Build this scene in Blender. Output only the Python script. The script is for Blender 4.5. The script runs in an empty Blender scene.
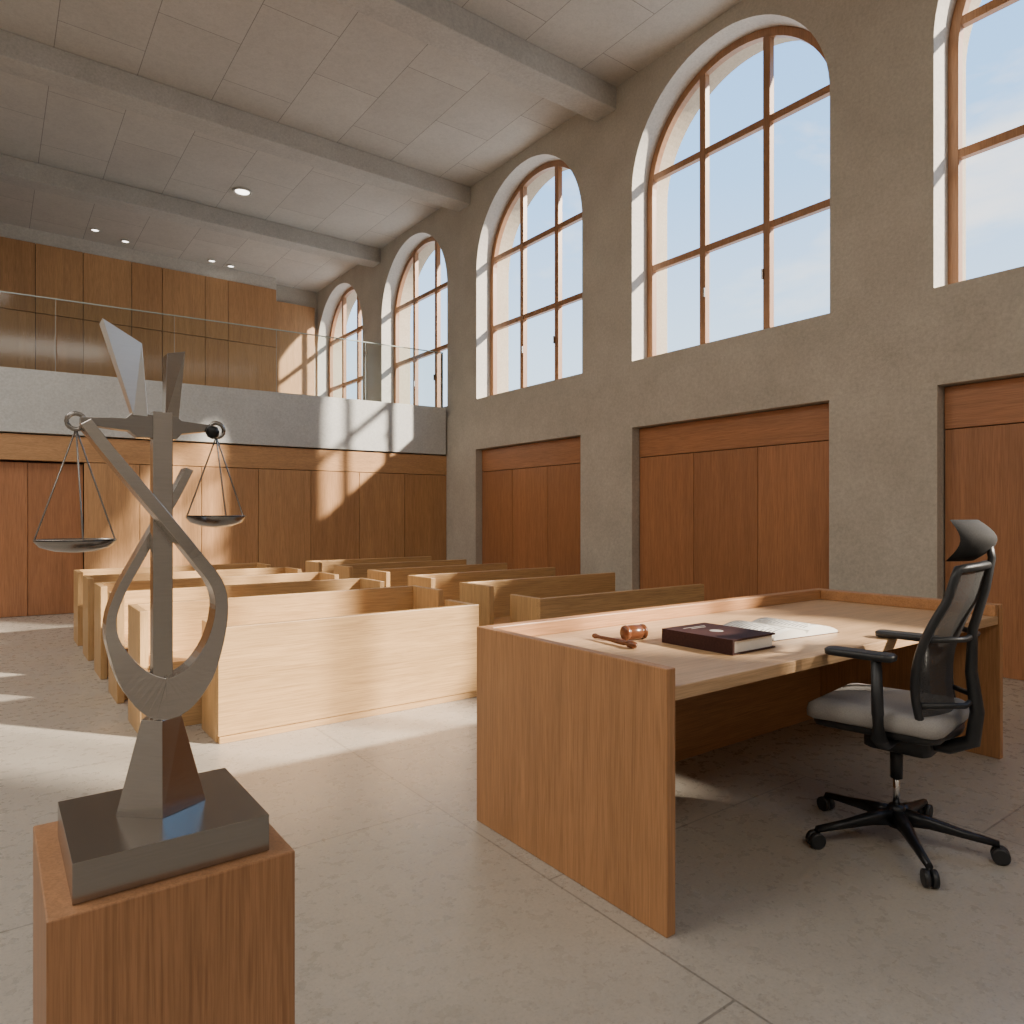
import bpy, bmesh, math, random
from mathutils import Vector, Matrix
random.seed(4)
scn = bpy.context.scene

# ------------------------------------------------------------------ materials
def new_mat(name):
    m = bpy.data.materials.new(name); m.use_nodes = True
    nt = m.node_tree; b = nt.nodes["Principled BSDF"]
    return m, nt, b
def N(nt, t, **kw):
    n = nt.nodes.new(t)
    for k, v in kw.items(): setattr(n, k, v)
    return n
def mapping(nt, scale, loc=(0,0,0), rot=(0,0,0)):
    tc = N(nt, "ShaderNodeTexCoord"); mp = N(nt, "ShaderNodeMapping")
    nt.links.new(tc.outputs["Object"], mp.inputs["Vector"])
    mp.inputs["Scale"].default_value = scale
    mp.inputs["Location"].default_value = loc
    mp.inputs["Rotation"].default_value = rot
    return mp
def noise(nt, vec, scale, detail=4, rough=.55, dist=0):
    n = N(nt, "ShaderNodeTexNoise")
    n.inputs["Scale"].default_value = scale; n.inputs["Detail"].default_value = detail
    n.inputs["Roughness"].default_value = rough; n.inputs["Distortion"].default_value = dist
    nt.links.new(vec.outputs[0], n.inputs["Vector"]); return n
def ramp(nt, fac, stops):
    r = N(nt, "ShaderNodeValToRGB"); e = r.color_ramp.elements
    while len(e) < len(stops): e.new(.5)
    for i, (p, c) in enumerate(stops):
        e[i].position = p; e[i].color = (*c, 1)
    nt.links.new(fac, r.inputs["Fac"]); return r
def mixc(nt, a, b, fac, mode='MIX'):
    m = N(nt, "ShaderNodeMix", data_type='RGBA', blend_type=mode)
    if isinstance(fac, float): m.inputs[0].default_value = fac
    else: nt.links.new(fac, m.inputs[0])
    for s, i in ((a, 6), (b, 7)):
        if isinstance(s, tuple): m.inputs[i].default_value = (*s, 1)
        else: nt.links.new(s, m.inputs[i])
    return m.outputs[2]
def bump(nt, b, h, strength, dist=.01):
    bp = N(nt, "ShaderNodeBump"); bp.inputs["Strength"].default_value = strength
    bp.inputs["Distance"].default_value = dist
    nt.links.new(h, bp.inputs["Height"]); nt.links.new(bp.outputs[0], b.inputs["Normal"])

def wood(name, c_mid, axis='z', rough=.42, seed=0., var=.13):
    m, nt, b = new_mat(name)
    c_dark = tuple(c*(1-var) for c in c_mid); c_light = tuple(c*(1+var) for c in c_mid)
    def sc(cross, along):
        return {'x': (along, cross, cross), 'y': (cross, along, cross), 'z': (cross, cross, along)}[axis]
    mp = mapping(nt, sc(7, .5), (seed, seed*.7, seed*1.3))
    n1 = noise(nt, mp, 1.0, 5, .6, 1.2)
    r1 = ramp(nt, n1.outputs["Fac"], [(.28, c_dark), (.5, c_mid), (.72, c_light)])
    mp2 = mapping(nt, sc(230, 5), (seed, 0, 0))
    n2 = noise(nt, mp2, 1.0, 3, .6)
    r2 = ramp(nt, n2.outputs["Fac"], [(.32, (.66, .63, .60)), (.56, (1.06, 1.06, 1.06))])
    mp3 = mapping(nt, sc(42, 1.3), (0, seed, 0))
    n3 = noise(nt, mp3, 1.0, 4, .6, 2.4)
    r3 = ramp(nt, n3.outputs["Fac"], [(.40, (.84, .82, .80)), (.55, (1.04, 1.04, 1.04))])
    c = mixc(nt, r1.outputs[0], r2.outputs[0], .62, 'MULTIPLY')
    c = mixc(nt, c, r3.outputs[0], .8, 'MULTIPLY')
    nt.links.new(c, b.inputs["Base Color"])
    b.inputs["Roughness"].default_value = rough
    bump(nt, b, n2.outputs["Fac"], .10, .002)
    return m
OM = (.47,.235,.102)
oak_z = wood("oak_vertical", OM, 'z')
oak_x = wood("oak_lengthwise", OM, 'x', seed=3)
oak_ped = wood("oak_plinth", (.41,.20,.09), 'z', seed=11)  # darker than the desk oak: the pedestal's shading is put into the colour
oak_top = wood("oak_desktop", (.58,.37,.20), 'x', seed=5, rough=.36)
RM = (.43,.19,.085)
red_z = wood("door_oak_a", RM, 'z', seed=1)
red_z2 = wood("door_oak_b", tuple(c*.9 for c in RM), 'z', seed=9)
red_y = wood("door_oak_head", RM, 'y', seed=2)
pan_z = wood("panel_oak_a", (.52,.285,.13), 'z', seed=4)
pan_z2 = wood("panel_oak_b", (.48,.255,.115), 'z', seed=7)
pan_x = wood("panel_oak_band", (.52,.285,.13), 'x', seed=4)
BM = (.56,.345,.155)
pew_x = wood("pew_oak_x", BM, 'x', seed=6)
pew_z = wood("pew_oak_z", BM, 'z', seed=8)

def concrete(name, c1, c2, rough=.85, bstr=.25, scale=1.):
    m, nt, b = new_mat(name)
    mp = mapping(nt, (scale, scale, scale))
    n1 = noise(nt, mp, 1.3, 8, .7)
    n2 = noise(nt, mp, 32, 6, .75)
    r = ramp(nt, n1.outputs["Fac"], [(.3, c1), (.7, c2)])
    r2 = ramp(nt, n2.outputs["Fac"], [(.3, (.76,.76,.76)), (.65, (1.08,1.08,1.08))])
    nt.links.new(mixc(nt, r.outputs[0], r2.outputs[0], .85, 'MULTIPLY'), b.inputs["Base Color"])
    b.inputs["Roughness"].default_value = rough
    bump(nt, b, n2.outputs["Fac"], bstr, .006)
    return m
conc = concrete("concrete_wall", (.455,.415,.352), (.58,.535,.46), bstr=.5)
conc_beam = concrete("concrete_beam", (.45,.425,.385), (.55,.525,.48))
conc_par = concrete("concrete_parapet", (.52,.52,.505), (.62,.62,.60))
lime = concrete("limestone_exterior", (.44,.36,.26), (.52,.44,.33))
plaster = concrete("plaster_wall", (.58,.54,.48), (.66,.62,.56), bstr=.1)

def tiled(name, c1, c2, seam, origin, rowh, bw, mortar, rough, speck, bstr, rough_var=0., nsc=46):
    # rows run along world Y, stacked along X
    m, nt, b = new_mat(name)
    tc = N(nt, "ShaderNodeTexCoord"); sp = N(nt, "ShaderNodeSeparateXYZ"); cb = N(nt, "ShaderNodeCombineXYZ")
    nt.links.new(tc.outputs["Object"], sp.inputs[0])
    def off(sock, o):
        a = N(nt, "ShaderNodeMath", operation='ADD'); a.inputs[1].default_value = o
        nt.links.new(sock, a.inputs[0]); return a.outputs[0]
    nt.links.new(off(sp.outputs[1], origin[1]), cb.inputs[0])
    nt.links.new(off(sp.outputs[0], origin[0]), cb.inputs[1])
    br = N(nt, "ShaderNodeTexBrick"); br.offset = .5; br.squash = 1.
    nt.links.new(cb.outputs[0], br.inputs["Vector"])
    br.inputs["Scale"].default_value = 1; br.inputs["Mortar Size"].default_value = mortar
    br.inputs["Mortar Smooth"].default_value = .1
    br.inputs["Brick Width"].default_value = bw; br.inputs["Row Height"].default_value = rowh
    br.inputs["Color1"].default_value = (*c1, 1); br.inputs["Color2"].default_value = (*c2, 1)
    br.inputs["Mortar"].default_value = (*seam, 1)
    mp = mapping(nt, (1,1,1))
    n2 = noise(nt, mp, nsc, 5, .8)
    n4 = noise(nt, mp, 14, 5, .7)
    n3 = noise(nt, mp, 1.6, 5, .6)
    r2 = ramp(nt, n2.outputs["Fac"], speck)
    r4 = ramp(nt, n4.outputs["Fac"], [(.33, (.92,.915,.91)), (.5, (1,1,1)), (.68, (1.05,1.04,1.03))])
    r3 = ramp(nt, n3.outputs["Fac"], [(.3, (.92,.92,.92)), (.7, (1.04,1.04,1.04))])
    c = mixc(nt, br.outputs["Color"], r2.outputs[0], .9, 'MULTIPLY')
    c = mixc(nt, c, r3.outputs[0], .8, 'MULTIPLY')
    c = mixc(nt, c, r4.outputs[0], .8, 'MULTIPLY')
    nt.links.new(c, b.inputs["Base Color"])
    mr = N(nt, "ShaderNodeMapRange")
    nt.links.new(n4.outputs["Fac"], mr.inputs[0])
    mr.inputs[3].default_value = rough - rough_var; mr.inputs[4].default_value = rough + rough_var
    nt.links.new(mr.outputs[0], b.inputs["Roughness"])
    inv = N(nt, "ShaderNodeMath", operation='MULTIPLY_ADD')
    nt.links.new(br.outputs["Fac"], inv.inputs[0]); inv.inputs[1].default_value = -1.5
    nt.links.new(n2.outputs["Fac"], inv.inputs[2])
    bump(nt, b, inv.outputs[0], bstr, .003)
    return m
floor_m = tiled("stone_floor", (.445,.40,.34), (.46,.415,.353), (.26,.235,.20), (-1.73+18, -1.24+16.8), 1.8, 1.68, .0045, .29,
                [(.36,(.70,.68,.66)), (.45,(.94,.935,.93)), (.56,(1.0,1.0,1.0)), (.66,(1.15,1.13,1.10))], .10, .12, 75)
ceil_m = tiled("ceiling_panels", (.53,.495,.445), (.58,.545,.49), (.28,.26,.235), (.3+19, .2+16), .95, 1.75, .005, .9,
               [(.30,(.84,.84,.84)), (.6,(1.0,1.0,1.0))], .2, 0)

def simple(name, col, rough=.5, metal=0., nscale=0, namp=.1, aniso=None, spec=.5):
    m, nt, b = new_mat(name)
    b.inputs["Metallic"].default_value = metal
    b.inputs["Specular IOR Level"].default_value = spec
    mp = mapping(nt, aniso or (1,1,1))
    n = noise(nt, mp, nscale or 30, 4, .6)
    lo = tuple(c*(1-namp) for c in col); hi = tuple(min(1, c*(1+namp)) for c in col)
    r = ramp(nt, n.outputs["Fac"], [(.3, lo), (.7, hi)])
    nt.links.new(r.outputs[0], b.inputs["Base Color"])
    b.inputs["Roughness"].default_value = rough
    return m
steel = simple("brushed_steel", (.50,.465,.43), .18, 1., 1, .05, (20, 20, 300))
steel_h = simple("brushed_steel_block", (.34,.32,.30), .24, 1., 1, .06, (6, 6, 300))
chrome = simple("chrome", (.7,.7,.7), .15, 1.)
black = simple("black_plastic", (.020,.021,.023), .42)
blackm = simple("black_metal", (.020,.020,.022), .35, .4)
grey_f = simple("grey_seat_fabric", (.34,.32,.30), .95, 0, 220, .18)
dgrey_f = simple("dark_headrest_fabric", (.032,.031,.031), .8, 0, 200, .2, spec=.3)
gavel_m = wood("walnut_gavel", (.16,.055,.022), 'x', .25)
leather = simple("burgundy_leather", (.048,.019,.016), .62, 0, 90, .25, spec=.2)
gold = simple("silver_emboss", (.55,.5,.45), .5, .3)
paper = simple("paper", (.80,.77,.70), .8, 0, 60, .03)
ink = simple("printed_text", (.30,.29,.28), .8)
winframe = wood("window_timber", (.36,.18,.085), 'z', .4)
dark = simple("shadow_gap", (.03,.022,.018), .8)

def mesh_mat():
    m, nt, b = new_mat("chair_mesh")
    b.inputs["Base Color"].default_value = (.045,.044,.043,1); b.inputs["Roughness"].default_value = .7
    mp = mapping(nt, (1,1,1)); n = noise(nt, mp, 260, 2, .5)
    mr = N(nt, "ShaderNodeMapRange"); nt.links.new(n.outputs["Fac"], mr.inputs[0])
    mr.inputs[1].default_value = .35; mr.inputs[2].default_value = .65
    mr.inputs[3].default_value = .74; mr.inputs[4].default_value = .97
    nt.links.new(mr.outputs[0], b.inputs["Alpha"])
    return m
mesh_m = mesh_mat()
def glass_mat():
    m = bpy.data.materials.new("rail_glass"); m.use_nodes = True; nt = m.node_tree
    nt.nodes.clear()
    o = N(nt, "ShaderNodeOutputMaterial"); mx = N(nt, "ShaderNodeMixShader")
    t = N(nt, "ShaderNodeBsdfTransparent"); g = N(nt, "ShaderNodeBsdfGlossy")
    t.inputs[0].default_value = (.92,.95,.94,1); g.inputs["Roughness"].default_value = .08
    g.inputs["Color"].default_value = (.6,.6,.6,1)
    f = N(nt, "ShaderNodeFresnel"); f.inputs[0].default_value = 1.45
    nt.links.new(f.outputs[0], mx.inputs[0]); nt.links.new(t.outputs[0], mx.inputs[1])
    nt.links.new(g.outputs[0], mx.inputs[2]); nt.links.new(mx.outputs[0], o.inputs[0])
    return m
glass = glass_mat()
glass_edge = simple("glass_edge", (.42,.48,.45), .2)
def emis(name, col, s):
    m, nt, b = new_mat(name)
    b.inputs["Emission Color"].default_value = (*col, 1); b.inputs["Emission Strength"].default_value = s
    b.inputs["Base Color"].default_value = (.8,.8,.8,1); return m
lamp_m = emis("downlight_lens", (1,.93,.82), 6)

# ------------------------------------------------------------------ mesh builder
class B:
    def __init__(s, xf=None):
        s.bm = bmesh.new(); s.mats = []; s.xf = xf
    def mi(s, m):
        if m not in s.mats: s.mats.append(m)
        return s.mats.index(m)
    def v(s, p): return s.bm.verts.new(p)
    def f(s, vs, m, smooth=False):
        try: fc = s.bm.faces.new(vs)
        except ValueError: return
        fc.material_index = s.mi(m); fc.smooth = smooth
    def box(s, x0, x1, y0, y1, z0, z1, m):
        c = [s.v((x, y, z)) for x in (x0, x1) for y in (y0, y1) for z in (z0, z1)]
        for q in ((0,1,3,2), (4,6,7,5), (0,4,5,1), (2,3,7,6), (0,2,6,4), (1,5,7,3)):
            s.f([c[i] for i in q], m)
    def loft(s, loops, m, smooth=True, cap=True, closed_path=False):
        vs = [[s.v(p) for p in l] for l in loops]; n = len(vs[0]); k = len(vs)
        for i in range(k if closed_path else k-1):
            a, b = vs[i], vs[(i+1) % k]
            for j in range(n):
                s.f([a[j], a[(j+1) % n], b[(j+1) % n], b[j]], m, smooth)
        if cap and not closed_path:
            s.f(vs[0][::-1], m); s.f(vs[-1], m)
    def tube(s, pts, r, m, seg=10, sx=1., closed=False):
        pts = [Vector(p) for p in pts]; k = len(pts)
        rs = r if isinstance(r, (list, tuple)) else [r]*k
        loops = []
        for i, p in enumerate(pts):
            if closed: t = pts[(i+1) % k]-pts[i-1]
            else: t = pts[min(i+1, k-1)]-pts[max(i-1, 0)]
            t.normalize()
            up = Vector((0,0,1)) if abs(t.z) < .95 else Vector((0,1,0))
            a = t.cross(up).normalized(); b = a.cross(t)
            loops.append([p + a*(math.cos(q)*rs[i]*sx) + b*(math.sin(q)*rs[i])
                          for q in [2*math.pi*j/seg for j in range(seg)]])
        s.loft(loops, m, closed_path=closed)
    def lathe(s, c, prof, m, seg=32, axis='z', ang=0):
        loops = []
        for r, h in prof:
            l = []
            for j in range(seg):
                q = 2*math.pi*j/seg
                x, y = r*math.cos(q), r*math.sin(q)
                p = {'z': (x, y, h), 'x': (h, x, y), 'y': (x, h, y)}[axis]
                p = Matrix.Rotation(ang, 3, 'Z') @ Vector(p)
                l.append(Vector(c)+p)
            loops.append(l)
        s.loft(loops, m)
    def prism_xz(s, poly, y0, y1, m, smooth=False):
        s.loft([[(x, y0, z) for x, z in poly], [(x, y1, z) for x, z in poly]], m, smooth)
    def rslab(s, cx, cy, w, d, zs, r, m, bow=0.):
        loops = []
        for z, ins in zs:
            l = []; hw, hd, rr = w/2-ins, d/2-ins, max(r-ins, .01)
            for qx, qy, a0 in ((1,1,0), (-1,1,90), (-1,-1,180), (1,-1,270)):
                for t in range(7):
                    a = math.radians(a0+15*t)
                    x = qx*(hw-rr)+rr*math.cos(a); y = qy*(hd-rr)+rr*math.sin(a)
                    l.append((cx+x, cy+y, z+bow*((x/(w/2))**2)-bow*1.5*max(0, y/(d/2))**3))
            loops.append(l)
        s.loft(loops, m)
    def done(s, name, bev=0., loc=None, rotz=0.):
        bmesh.ops.recalc_face_normals(s.bm, faces=s.bm.faces)
        if s.xf:
            for v in s.bm.verts: v.co = s.xf(v.co)
        me = bpy.data.meshes.new(name); s.bm.to_mesh(me); s.bm.free()
        for m in s.mats: me.materials.append(m)
        ob = bpy.data.objects.new(name, me); scn.collection.objects.link(ob)
        if loc: ob.location = loc
        ob.rotation_euler[2] = rotz
        if bev:
            md = ob.modifiers.new("bevel", 'BEVEL'); md.width = bev; md.segments = 2
            md.limit_method = 'ANGLE'; md.angle_limit = math.radians(50)
        return ob

# ------------------------------------------------------------------ room shell
XW, XO = 7.0, 7.72          # upper right wall, inner / outer face
SILL, SPR, RAD, CEIL = 3.52, 5.82, 1.40, 7.40
bays = [1.46+3.8*k for k in range(-2, 5)]   # bay centres
OPEN = bays[2:]                              # arched bays; behind them an added, unseen square-headed opening shaped for the sun patches
YR, YB = bays[0]-1.9, 18.12
XL = -6.0

b = B(); b.box(XL-.3, XO, YR-.3, YB+.4, -.15, 0, floor_m); b.done("floor")
b = B(); b.box(XL-.3, XO, YR-.3, YB+.4, CEIL, CEIL+.2, ceil_m); b.done("ceiling")

b = B(); SEG = 40
WY0, WYM, WY1, WZ0, WZM, WZ1 = -4.75, -3.80, -.46, 3.66, 4.50, 7.05
YS = OPEN[0]-1.9
b.box(XW, XO, YR, WY0, 3.28, CEIL, conc)
b.box(XW, XO, WY1, YS, 3.28, CEIL, conc)
b.box(XW, XO, WY0, WYM, 3.28, WZM, conc)
b.box(XW, XO, WYM, WY1, 3.28, WZ0, conc)
b.box(XW, XO, WY0, WY1, WZ1, CEIL, conc)
for c in OPEN:
    y0, y1 = c-1.9, c+1.9
    a0, a1 = c-RAD, c+RAD
    for X in (XW, XO):
        m = conc if X == XW else lime
        def q(ya, za, yb, zb):
            b.f([b.v((X, ya, za)), b.v((X, yb, za)), b.v((X, yb, zb)), b.v((X, ya, zb))], m)
        q(y0, 3.28, y1, SILL); q(y0, SILL, a0, CEIL); q(a1, SILL, y1, CEIL)
        for i in range(SEG):
            t0, t1 = math.pi*i/SEG, math.pi*(i+1)/SEG
            p0 = (c-RAD*math.cos(t0), SPR+RAD*math.sin(t0)); p1 = (c-RAD*math.cos(t1), SPR+RAD*math.sin(t1))
            b.f([b.v((X, p0[0], p0[1])), b.v((X, p1[0], p1[1])), b.v((X, p1[0], CEIL)), b.v((X, p0[0], CEIL))], m)
    path = [(a0, SILL)] + [(c-RAD*math.cos(math.pi*i/SEG), SPR+RAD*math.sin(math.pi*i/SEG)) for i in range(SEG+1)] + [(a1, SILL)]
    for i in range(len(path)):
        p, r_ = path[i], path[(i+1) % len(path)]
        for xa, xb, m in ((XW, 7.36, plaster), (7.36, XO, lime)):
            b.f([b.v((xa, *p)), b.v((xb, *p)), b.v((xb, *r_)), b.v((xa, *r_))], m, False)
bmesh.ops.remove_doubles(b.bm, verts=b.bm.verts, dist=.0005)
XD = 6.95
b.box(XD, XO, YR, YB, 2.61, 3.30, conc)
dr = [(c-1.42, c+1.35) for c in bays]
edges = [YR] + [e for d in dr for e in d] + [YB]
for i in range(0, len(edges), 2):
    if edges[i+1] > edges[i]: b.box(XD, XO, edges[i], edges[i+1], 0, 2.61, conc)
for d0, d1 in dr: b.box(7.25, XO, d0, min(d1, YB), 0, 2.61, conc)
b.done("wall_right")

for k, (d0, d1) in enumerate(dr):
    if d1 > 11.4: continue
    b = B()
    b.box(7.13, 7.248, d0+.002, d1-.002, 0.001, 2.608, dark)
    b.box(7.08, 7.14, d0+.01, d1-.01, 2.215, 2.60, red_y)
    w = (d1-d0-.02)/3
    for j in range(3):
        b.box(7.08, 7.14, d0+.01+w*j+.004, d0+.01+w*(j+1)-.004, .002, 2.205, red_z if (j+k) % 2 else red_z2)
    b.done("door_%d" % (k+1), .002)

for k, c in enumerate(OPEN):
    b = B(); x0, x1 = 7.30, 7.39; w = .095
    R1, R0 = RAD, RAD-w
    def arch(R, x, n=40): return [(x, c-R*math.cos(math.pi*i/n), SPR+R*math.sin(math.pi*i/n)) for i in range(n+1)]
    A = [(x0, c-R1, SILL)] + arch(R1, x0) + [(x0, c+R1, SILL)]
    C = [(x0, c-R0, SILL)] + arch(R0, x0) + [(x0, c+R0, SILL)]
    loops = []
    for p, q_ in zip(A, C):
        loops.append([p, (x1, p[1], p[2]), (x1, q_[1], q_[2]), q_])
    b.loft(loops, winframe, False)
    b.box(x0, x1, c-R0, c+R0, SILL, SILL+w, winframe)
    for dy in (-.46, .46):
        top = SPR+math.sqrt(R0**2-dy**2)+.01
        b.box(x0, x1, c+dy-.045, c+dy+.045, SILL+w, top, winframe)
    xs = x0+.006
    b.box(xs, x1-.006, c-R0-.01, c+R0+.01, 4.78, 4.865, winframe)
    h = math.sqrt(R0**2-(6.06-SPR)**2)
    b.box(xs, x1-.006, c-h-.005, c+h+.005, 6.02, 6.105, winframe)
    b.box(x0-.03, x0, c-.43, c-.41, 4.2, 4.32, steel_h); b.box(x0-.03, x0, c+.41, c+.43, 4.2, 4.32, steel_h)
    b.done("window_%d" % (k+1), .005)
b = B(); x0, x1 = 7.30, 7.39  # frame of the unseen opening added to steer sun onto floor and benches
b.box(x0, x1, WY0, WY0+.09, WZM, WZ1, winframe); b.box(x0, x1, WY1-.09, WY1, WZ0, WZ1, winframe)
b.box(x0, x1, WYM, WYM+.09, WZ0, WZ1-.09, winframe)
b.box(x0, x1, WY0+.09, WYM, WZM, WZM+.09, winframe)
b.box(x0, x1, WYM+.09, WY1-.09, WZ0, WZ0+.09, winframe); b.box(x0, x1, WY0+.09, WY1-.09, WZ1-.09, WZ1, winframe)
b.box(x0, x1, -2.2, -2.12, WZ0+.09, WZ1-.09, winframe)
b.done("window_6", .005)

for k, y in enumerate([-.45, 3.35, 7.15, 10.85, 14.5]):
    b = B(); b.box(XL, XW-.002, y-.2, y+.2, 7.08, CEIL-.001, conc_beam)
    b.done("ceiling_beam", .012)

b = B(); b.box(XL-.3, XL, YR-.3, YB+.4, 0, CEIL, plaster); b.done("wall_left")
b = B(); b.box(XL, XO, YR-.3, YR, 0, CEIL, plaster); b.done("wall_rear")

# ---- far end below the gallery (slightly out of square with the long wall)
ANG = math.radians(-4.5); PV = Vector((7.0, 11.4, 0))
Rm = Matrix.Rotation(ANG, 3, 'Z')
skew = lambda co: PV + Rm @ (Vector(co)-PV)
XE = 6.95; XLL = -5.7
b = B(skew)
b.box(XLL, XE, 11.55, 11.70, 0, 2.57, dark)
b.box(XLL, XE, 11.40, 11.56, 2.20, 2.56, pan_x)
x = XE; i = 0
while x-.86 > 1.0:
    b.box(x-.86+.004, x-.004, 11.40, 11.56, 0, 2.19, pan_z if i % 2 else pan_z2); x -= .86; i += 1
xd1 = x-.72
b.box(xd1+.004, x-.004, 11.40, 11.56, 0, 2.19, pan_z)
xd0 = xd1-1.35
b.box(xd0-.86, xd0-.004, 11.40, 11.56, 0, 2.19, pan_z)
x = xd0-.86
while x-.86 > XLL:
    b.box(x-.86+.004, x-.004, 11.40, 11.56, 0, 2.19, pan_z if i % 2 else pan_z2); x -= .86; i += 1
b.done("wall_far", .002)
b = B(skew); mid = (xd0+xd1)/2
b.box(xd0+.01, mid-.003, 11.49, 11.54, .005, 2.17, red_z); b.box(mid+.003, xd1-.01, 11.49, 11.54, .005, 2.17, red_z2)
b.done("door_8", .002)
b = B(skew)
b.box(XLL, XE-.035, 11.36, 11.70, 2.582, 3.47, conc_par)
b.done("gallery_parapet", .006)
b = B(); b.box(XL, XD, 12.35, YB, 2.95, 3.25, conc_par)
for z in (3.25, 2.95):
    b.f([b.v(p) for p in ((XD,11.72,z),(XD,12.4,z),(XL,12.9,z),(XL,12.75,z))], conc_par)
b.done("gallery_floor")
b = B(skew)
x = XE-.02
while x-1.55 > XLL:
    b.box(x-1.540, x-.010, 11.50, 11.512, 3.472, 4.53, glass)
    b.box(x-.010, x-.005, 11.499, 11.513, 3.472, 4.53, glass_edge)
    x -= 1.55
b.box(XLL, XE-.02, 11.497, 11.515, 4.53, 4.545, glass_edge)
for px in (XE-1.58, XE-.05): b.box(px, px+.03, 11.52, 11.55, 3.472, 4.53, steel)
b.done("glass_railing")

# gallery rear wall
b = B()
b.box(XL, XO, YB, YB+.4, 0, CEIL, conc)
cols = [5.75, 4.59, 4.07, 3.15, 2.53, 1.6, .75, -.1, -1.2, -2.3, -3.4, -4.5, -5.6, -6.0]
b.box(XL, 5.74, 17.66, YB, 3.25, 7.10, dark)
for i in range(len(cols)-1):
    x1_, x0_ = cols[i]-.006, cols[i+1]+.006
    b.box(x0_, x1_, 17.60, 17.68, 5.66, 7.10, pan_z if i % 3 else pan_z2)
    b.box(x0_, x1_, 17.60, 17.68, 3.25, 5.645, pan_z if (i+1) % 2 else pan_z2)
b.box(5.75, XW-.1, 18.02, YB, 3.25, 6.95, pan_z)
b.box(XL, 5.76, 17.64, YB, 7.10, CEIL, plaster)
b.done("wall_gallery", .003)

def downlight(x, y, r):
    b = B()
    b.lathe((x, y, CEIL), [(r, 0), (r, -.02), (r*.86, -.03), (r*.84, -.012)], plaster, 24)
    b.lathe((x, y, CEIL), [(r*.84, -.010), (r*.5, -.016), (.001, -.018)], lamp_m, 24)
    b.done("ceiling_downlight")
downlight(3.72, 13.3, .17)
for x, y in ((1.75, 16.9), (2.35, 17.2), (4.15, 17.3), (4.6, 17.4)): downlight(x, y, .09)

# ------------------------------------------------------------------ benches
def pew(x0, x1, yb, h=.80, d=.48, hr=None):
    b = B(); t = .05; hr = hr or h
    b.box(x0+t, x1-(t if hr == h else 0), yb-t, yb, 0.0, h, pew_x)
    b.box(x0, x0+t, yb-d, yb, 0, h, pew_z)
    b.box(x1-t, x1, yb-d, yb-(0 if hr == h else t), 0, hr, pew_z)
    b.box(x0+t, x1-t, yb-d+.03, yb-t, .40, .45, pew_x)
    b.box(x0+t, x1-t, yb-d+.09, yb-d+.12, .0, .40, pew_x)
    b.done("courtroom_bench", .004)
for k, y in enumerate((5.45, 6.45, 7.42, 8.40, 9.38)):
    pew(.76, 3.0-.04*k, y); pew(3.46, 5.42, y, hr=.5)
def barrier(x0, x1, y0, d=.42, h=.72, hr=None):
    b = B(); t = .055; hr = hr or h
    b.box(x0, x1, y0, y0+t, .05, h, pew_x)
    b.box(x0, x0+t, y0+t, y0+d, .0, h, pew_z); b.box(x1-t, x1, y0+t, y0+d, 0, hr, pew_z)
    b.box(x0+.01, x1-.01, y0+.012, y0+t, 0, .05, pew_x)
    b.box(x0+t, x1-t, y0+t, y0+.25, .44, .47, pew_x)
    b.done("bench_front_barrier", .004)
barrier(1.12, 3.05, 4.52); barrier(3.66, 5.80, 4.52, hr=.45)

# ------------------------------------------------------------------ judge's desk
b = B(); x0, x1, y0, y1, H, T = 1.80, 4.72, 1.555, 2.69, .895, .828
t = .045
b.box(x0, x0+t, y0, y1, 0, H, oak_z)
b.box(x1-t, x1, y0, y1, 0, H, oak_z)
b.box(x0+t, x1-t, y1-t, y1, .0, H, oak_x)
b.box(x0+t, x1-t, y0+.01, y1-t, T-.05, T, oak_top)
b.box(x0+t, x1-t, y1-t-.02, y1-t, T, H, oak_x)
b.box(x1-t-.04, x1-t, y0+.01, y1-t-.02, T, H, oak_x)
b.done("judge_desk", .004)

T1 = T+.0005
b = B()
def prof(c, p, m, ang, axis='x', seg=24): b.lathe(c, p, m, seg, axis, ang)
r = .036
prof((2.40, 2.27, T1+r), [(.001,-.062),(.026,-.062),(.034,-.055),(.036,-.045),(.030,-.038),(.030,-.034),(.034,-.028),(.035,0),(.034,.028),(.030,.034),(.030,.038),(.036,.045),(.034,.055),(.026,.062),(.001,.062)], gavel_m, math.radians(-10))
prof((2.25, 2.25, T1+.017), [(.001,-.15),(.010,-.148),(.013,-.135),(.010,-.12),(.008,-.10),(.010,-.02),(.013,.03),(.012,.07),(.010,.085),(.016,.10),(.017,.12),(.014,.14),(.001,.15)], gavel_m, math.radians(-95))
b.done("gavel")

b = B(); z = T1
b.box(2.455, 2.76, 1.77, 2.15, z, z+.006, leather)
b.box(2.455, 2.76, 1.77, 2.15, z+.056, z+.064, leather)
b.box(2.455, 2.468, 1.77, 2.15, z+.006, z+.056, leather)
b.box(2.468, 2.75, 1.78, 2.14, z+.006, z+.056, paper)
zt = z+.064
b.lathe((2.60, 1.96, zt), [(.03, 0), (.03, .0008), (.022, .0008), (.022, .0004)], gold, 24)
b.box(2.53, 2.68, 2.085, 2.091, zt, zt+.0006, gold); b.box(2.555, 2.655, 2.06, 2.065, zt, zt+.0006, gold)
b.box(2.597, 2.603, 1.935, 1.985, zt, zt+.0010, gold); b.box(2.58, 2.62, 1.972, 1.977, zt, zt+.0010, gold)
b.done("law_book", .002)

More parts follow.
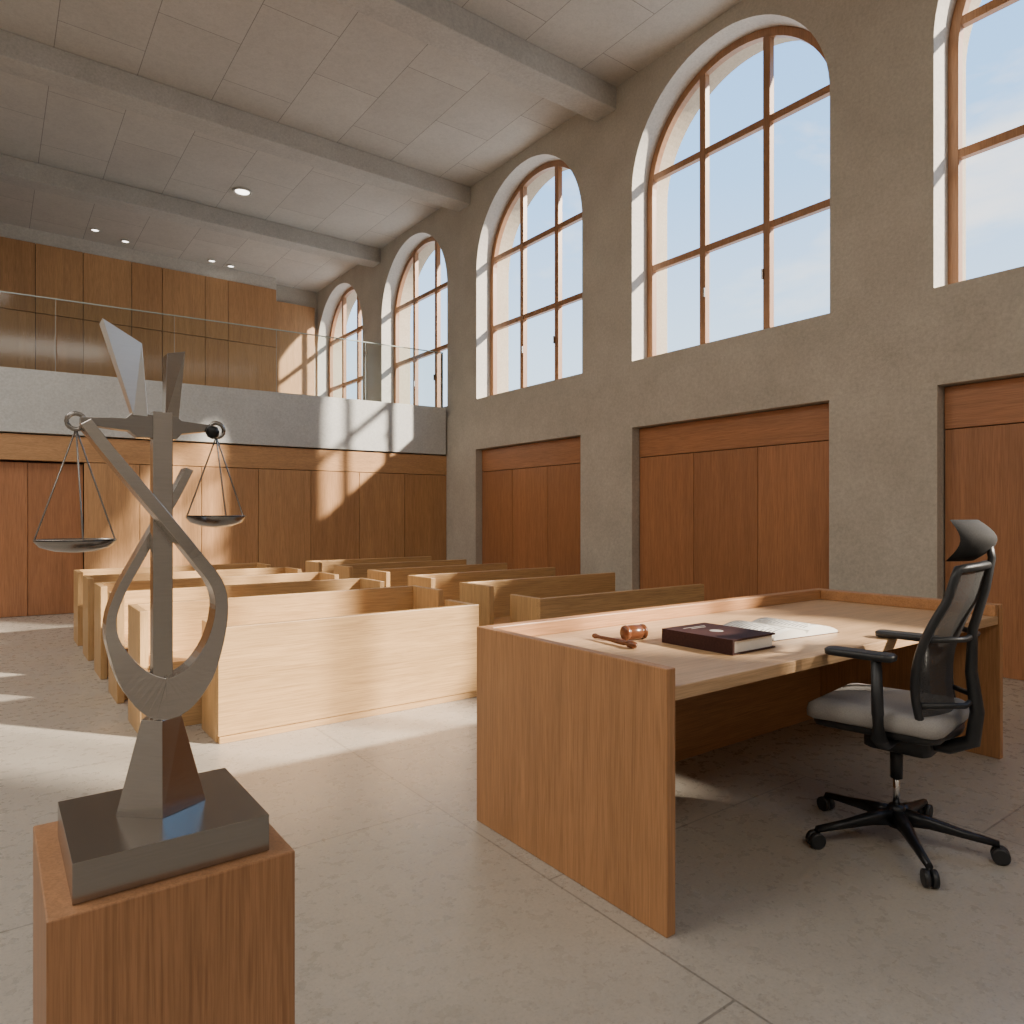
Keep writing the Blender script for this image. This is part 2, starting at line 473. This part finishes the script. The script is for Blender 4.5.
b = B(); n = 14
for s in (-1, 1):
    top = []
    for i in range(n+1):
        u = i/n
        zz_ = .008+.034*max(0, math.sin(math.pi*min(1, u*.86+.12)))**.8 if u > 0 else .010
        top.append((s*u*.235, zz_))
    for i in range(n):
        (xa, za), (xb, zb) = top[i], top[i+1]
        A_ = [b.v((xa, -.17, za)), b.v((xb, -.17, zb)), b.v((xb, .17, zb)), b.v((xa, .17, za))]
        C_ = [b.v((xa, -.17, .002)), b.v((xb, -.17, .002)), b.v((xb, .17, .002)), b.v((xa, .17, .002))]
        b.f(A_, paper, True); b.f(C_[::-1], paper)
        b.f([A_[0], A_[1], C_[1], C_[0]], paper); b.f([A_[2], A_[3], C_[3], C_[2]], paper)
        if i == n-1: b.f([A_[1], A_[2], C_[2], C_[1]], paper)
    for k in range(13):
        yy = .135-.022*k
        for i in range(2, 13):
            if random.random() < .12: continue
            p, q = top[i], top[i+1]
            b.f([b.v((p[0], yy, p[1]+.0008)), b.v((q[0], yy, q[1]+.0008)), b.v((q[0], yy+.008, q[1]+.0008)), b.v((p[0], yy+.008, p[1]+.0008))], ink)
b.box(-.242, .242, -.176, .176, 0, .002, leather)
b.done("open_book", 0, (3.15, 2.01, T1), math.radians(-6))

# ------------------------------------------------------------------ pedestal + scales statue
b = B()
b.box(.072, .478, 1.35, 1.79, 0, .748, oak_ped)
b.done("statue_pedestal", .003)

b = B()
SX, SY, SZ = .275, 1.545, .749
b.box(-.165, .162, -.165, .155, 0, .07, steel_h)
z0, z1 = .07, .25
foot = [(-1, .1), (-.12, -1), (1, -.25), (.9, .7), (-.6, 1)]
b.loft([[(px*.080, py*.062, z0) for px, py in foot], [(px*.036, py*.03, z1) for px, py in foot]], steel, False)
b.box(-.018, .018, -.016, .016, .22, .86, steel)
def ribbon(pts, dy, m):
    P = [Vector(p) for p in pts]   # x, z, width, y
    out = []
    for i in range(len(P)-1):
        p0, p1, p2, p3 = P[max(i-1, 0)], P[i], P[i+1], P[min(i+2, len(P)-1)]
        for k in range(6):
            t = k/6
            out.append(.5*((2*p1)+(p2-p0)*t+(2*p0-5*p1+4*p2-p3)*t*t+(3*p1-p0-3*p2+p3)*t**3))
    out.append(P[-1])
    loops = []
    for i, p in enumerate(out):
        a, c = out[max(i-1, 0)], out[min(i+1, len(out)-1)]
        tx, tz = c[0]-a[0], c[1]-a[1]; L = math.hypot(tx, tz); nx, nz = -tz/L, tx/L
        w = p[2]/2
        loops.append([(p[0]+nx*w, p[3]-dy/2, p[1]+nz*w), (p[0]-nx*w, p[3]-dy/2, p[1]-nz*w),
                      (p[0]-nx*w, p[3]+dy/2, p[1]-nz*w), (p[0]+nx*w, p[3]+dy/2, p[1]+nz*w)])
    b.loft(loops, m, False)
pts = [(-.136,1.574,.020,-.04), (-.104,1.528,.021,-.042), (-.055,1.463,.022,-.044), (-.002,1.394,.022,-.044),
       (.052,1.322,.023,-.040), (.092,1.266,.024,-.030), (.104,1.212,.025,-.02), (.092,1.140,.034,-.012),
       (.060,1.075,.058,-.005), (.007,1.040,.084,0), (-.044,1.075,.056,.008), (-.078,1.138,.028,.018),
       (-.088,1.192,.018,.028), (-.072,1.249,.017,.036), (-.038,1.315,.017,.042), (-.002,1.384,.016,.044),
       (.031,1.445,.016,.044), (.057,1.50,.015,.044)]
ribbon([(p[0], p[1]-SZ, p[2], p[3]) for p in pts], .052, steel)
def zz(poly): return [(x, z-SZ) for x, z in poly]
b.prism_xz(zz([(-.14,1.576), (-.09,1.570), (-.06,1.568), (-.045,1.556), (.025,1.556), (.035,1.568), (.092,1.578), (.092,1.590), (.035,1.594), (.025,1.602), (-.055,1.602), (-.065,1.592), (-.14,1.588)]), -.014, .014, steel_h)
# blades: folded plates leaning back a little so the face catches the daylight; left one also coloured as lit
def blade(pb, pt, y0, y1, m):
    b.loft([[(pb[0], y0, pb[2]-SZ), (pb[1], y0+.004, pb[2]-SZ), (pb[1], y1, pb[2]-SZ), (pb[0], y1, pb[2]-SZ)],
            [(pt[0], y0-.01, pt[2]-SZ), (pt[1], y0+.012, pt[3]-SZ), (pt[1], y1+.022, pt[3]-SZ), (pt[0], y1+.01, pt[2]-SZ)]], m, False)
bright = simple("lit_steel_blade", (.80,.78,.75), .35, 1., 1, .03, (20, 20, 200))  # paler copy of the steel, the lit face of the left blade as colour
blade((-.053, -.026, 1.598), (-.106, -.036, 1.775, 1.742), -.018, .012, bright)
blade((.004, .030, 1.598), (.006, .044, 1.725, 1.738), -.014, .014, steel)
def pan(x, zt, zr, R):
    zt -= SZ; zr -= SZ
    ring = [(x+.015*math.cos(a), 0, zt+.008+.015*math.sin(a)) for a in [2*math.pi*i/16 for i in range(16)]]
    b.tube(ring, .0045, steel_h, 8, closed=True)
    b.lathe((x, 0, zr), [(R, 0), (R*.985, .002), (R*.8, -.010), (R*.45, -.017), (.001, -.020), (.001, -.024), (R*.5, -.021), (R*.85, -.013), (R, -.001)], steel_h, 40)
    for a in (0, 175, 270):
        a = math.radians(a+5)
        b.tube([(x, 0, zt-.006), (x+R*.96*math.cos(a), R*.96*math.sin(a), zr)], .0018, steel_h, 6)
pan(-.146, 1.572, 1.357, .068)
pan(.104, 1.574, 1.402, .059)
b.lathe((.092, -.02, 1.575-SZ), [(.001,-.014),(.010,-.010),(.014,0),(.010,.010),(.001,.014)], blackm, 16)
b.done("scales_of_justice_statue", .0015, (SX, SY, SZ))

# ------------------------------------------------------------------ office chair
b = B()
for k in range(5):
    a = math.radians(70+72*k); c, s = math.cos(a), math.sin(a)
    R = .365
    def P(r, off, z): return (c*r - s*off, s*r + c*off, z)
    loops = []
    for r_, w, zt, zb in ((.02,.030,.150,.085), (.12,.024,.135,.090), (.24,.018,.108,.078), (R,.014,.088,.066)):
        loops.append([P(r_, -w, zt-.012), P(r_, -w*.5, zt), P(r_, w*.5, zt), P(r_, w, zt-.012), P(r_, w*.8, zb), P(r_, -w*.8, zb)])
    b.loft(loops, blackm, True)
    b.tube([P(R-.008, 0, .07), P(R-.008, 0, .04)], .009, blackm, 8)
    for sd in (-1, 1):
        ctr = Vector(P(R+.004, sd*.015, .033))
        ax = Vector((-s, c, 0))
        b.tube([ctr-ax*.011, ctr-ax*.009, ctr+ax*.009, ctr+ax*.011], [.026,.033,.033,.026], black, 20)
b.lathe((0,0,0), [(.001,.07),(.034,.072),(.036,.15),(.028,.165),(.001,.166)], blackm, 24)
b.lathe((0,0,0), [(.014,.16),(.014,.30)], chrome, 16)
b.lathe((0,0,0), [(.024,.28),(.026,.42)], black, 16)
b.rslab(0, -.02, .20, .26, [(.41,.02),(.42,0),(.49,0),(.50,.01)], .04, black)
b.rslab(0, .03, .50, .50, [(.495,.04),(.505,.01),(.53,0),(.535,.004)], .08, black, .010)
b.rslab(0, .035, .53, .53, [(.532,.02),(.542,.002),(.570,0),(.594,.008),(.606,.03),(.612,.08),(.612,.2)], .07, grey_f, .008)
for sd in (-1, 1):
    x = sd*.315
    b.tube([(sd*.12,-.03,.485), (sd*.26,-.03,.485), (x-.0*sd,-.03,.52), (x,-.025,.62), (x,-.02,.835)], [.020,.020,.024,.022,.019], black, 10, 1.4)
    b.rslab(x-.01*sd, .045, .09, .27, [(.832,.012),(.837,.002),(.855,0),(.862,.010)], .035, black)
def yc(z):
    t = (z-.50)/.72
    return -.235 + .055*math.sin(math.pi*min(1,t*1.25)) - .10*t*t
def wd(z):
    t = (z-.50)/.72
    return .20 + .05*math.sin(math.pi*min(1,max(0,t*.9+.1))) - .005*t
def bp(s, z): return (s*wd(z), yc(z)+.055*s*s, z)
nx, nz = 12, 20
grid = [[b.v(bp(-1+2*i/nx, .53+.67*j/nz)) for i in range(nx+1)] for j in range(nz+1)]
for j in range(nz):
    for i in range(nx): b.f([grid[j][i], grid[j][i+1], grid[j+1][i+1], grid[j+1][i]], mesh_m, True)
loop = [bp(-1, .53+.67*j/nz) for j in range(nz+1)] + [bp(-1+2*i/nx, 1.20+.012*math.sin(math.pi*i/nx)) for i in range(1, nx)] + \
       [bp(1, 1.20-.67*j/nz) for j in range(nz+1)] + [bp(1-2*i/nx, .53) for i in range(1, nx)]
b.tube(loop, .017, black, 8, closed=True)
b.tube([(0,-.08,.46), (0,-.20,.46), (0,-.28,.50), (0,-.295,.62), (0,-.275,.78), (0,-.28,.95), (0,-.325,1.12), (0,-.345,1.24), (0,-.335,1.30)],
       [.030,.030,.030,.026,.022,.018,.016,.014,.014], black, 12, 1.4)
for z in (.66, .92):
    b.tube([bp(-.98, z), (-.1, -.275, z-.0), (.1, -.275, z), bp(.98, z)], .012, black, 8)
H0, H1 = 1.225, 1.39
L = []
for j in range(11):
    t = j/10; z = H0+(H1-H0)*t
    l = []
    hw = .160*(1-.18*abs(2*t-1)**3)
    yb = -.265-.050*math.sin(math.pi*t) -.015*t
    th = .014+.022*math.sin(math.pi*t)
    for i in range(11):
        s = -1+2*i/10; l.append((s*hw, yb+.05*s*s+th*(1-abs(s)**4), z))
    for i in range(10, -1, -1):
        s = -1+2*i/10; l.append((s*hw, yb+.05*s*s-th*(1-abs(s)**4)-.001, z))
    L.append(l)
b.loft(L, dgrey_f)
b.done("office_chair", 0, (3.125, 1.425, 0), math.radians(8))

# ------------------------------------------------------------------ light
sd = Vector((-1, 1.25, -.88)).normalized()
sun = bpy.data.lights.new("sun", 'SUN'); sun.energy = 16.5; sun.angle = math.radians(2.0); sun.color = (1,.88,.72)
so = bpy.data.objects.new("sun", sun); scn.collection.objects.link(so)
so.rotation_euler = (-sd).to_track_quat('Z', 'Y').to_euler()

w = bpy.data.worlds.new("sky"); scn.world = w; w.use_nodes = True; nt = w.node_tree
bg = nt.nodes["Background"]
tc = N(nt, "ShaderNodeTexCoord"); mp = N(nt, "ShaderNodeMapping"); mp.inputs["Scale"].default_value = (1,1,2.5)
nt.links.new(tc.outputs["Generated"], mp.inputs[0])
n = noise(nt, mp, 2.2, 6, .6, .4)
sp = N(nt, "ShaderNodeSeparateXYZ"); nt.links.new(tc.outputs["Generated"], sp.inputs[0])
g = ramp(nt, sp.outputs[2], [(.0,(.80,.88,.97)), (.22,(.60,.79,1.0)), (.42,(.32,.60,1.0)), (.8,(.15,.40,.92))])
cl = ramp(nt, n.outputs["Fac"], [(.48,(0,0,0)), (.66,(1,1,1))])
nt.links.new(mixc(nt, g.outputs[0], (1.,.98,.95), cl.outputs[0]), bg.inputs[0])
bg.inputs[1].default_value = 2.3

for x, y, e in ((-1.5, -4.0, 190), (3.5, -5.0, 40), (-3.5, 3.0, 210), (-3.0, 9.0, 230)):  # unseen area lights added as fill to brighten the room
    l = bpy.data.lights.new("fill_light", 'AREA'); l.shape = 'RECTANGLE'; l.size = 4.5; l.size_y = 2.6
    l.energy = e; l.color = (1,.94,.85)
    o = bpy.data.objects.new("fill_light", l); o.location = (x, y, 7.05); scn.collection.objects.link(o)

# ------------------------------------------------------------------ camera
cd = bpy.data.cameras.new("camera"); cd.lens = 24.6; cd.sensor_width = 36; cd.shift_y = .005; cd.clip_start = .02
co = bpy.data.objects.new("camera", cd); scn.collection.objects.link(co)
co.location = (0, 0, 1.4); co.rotation_euler = (math.radians(90), 0, math.radians(-36.7))
scn.camera = co
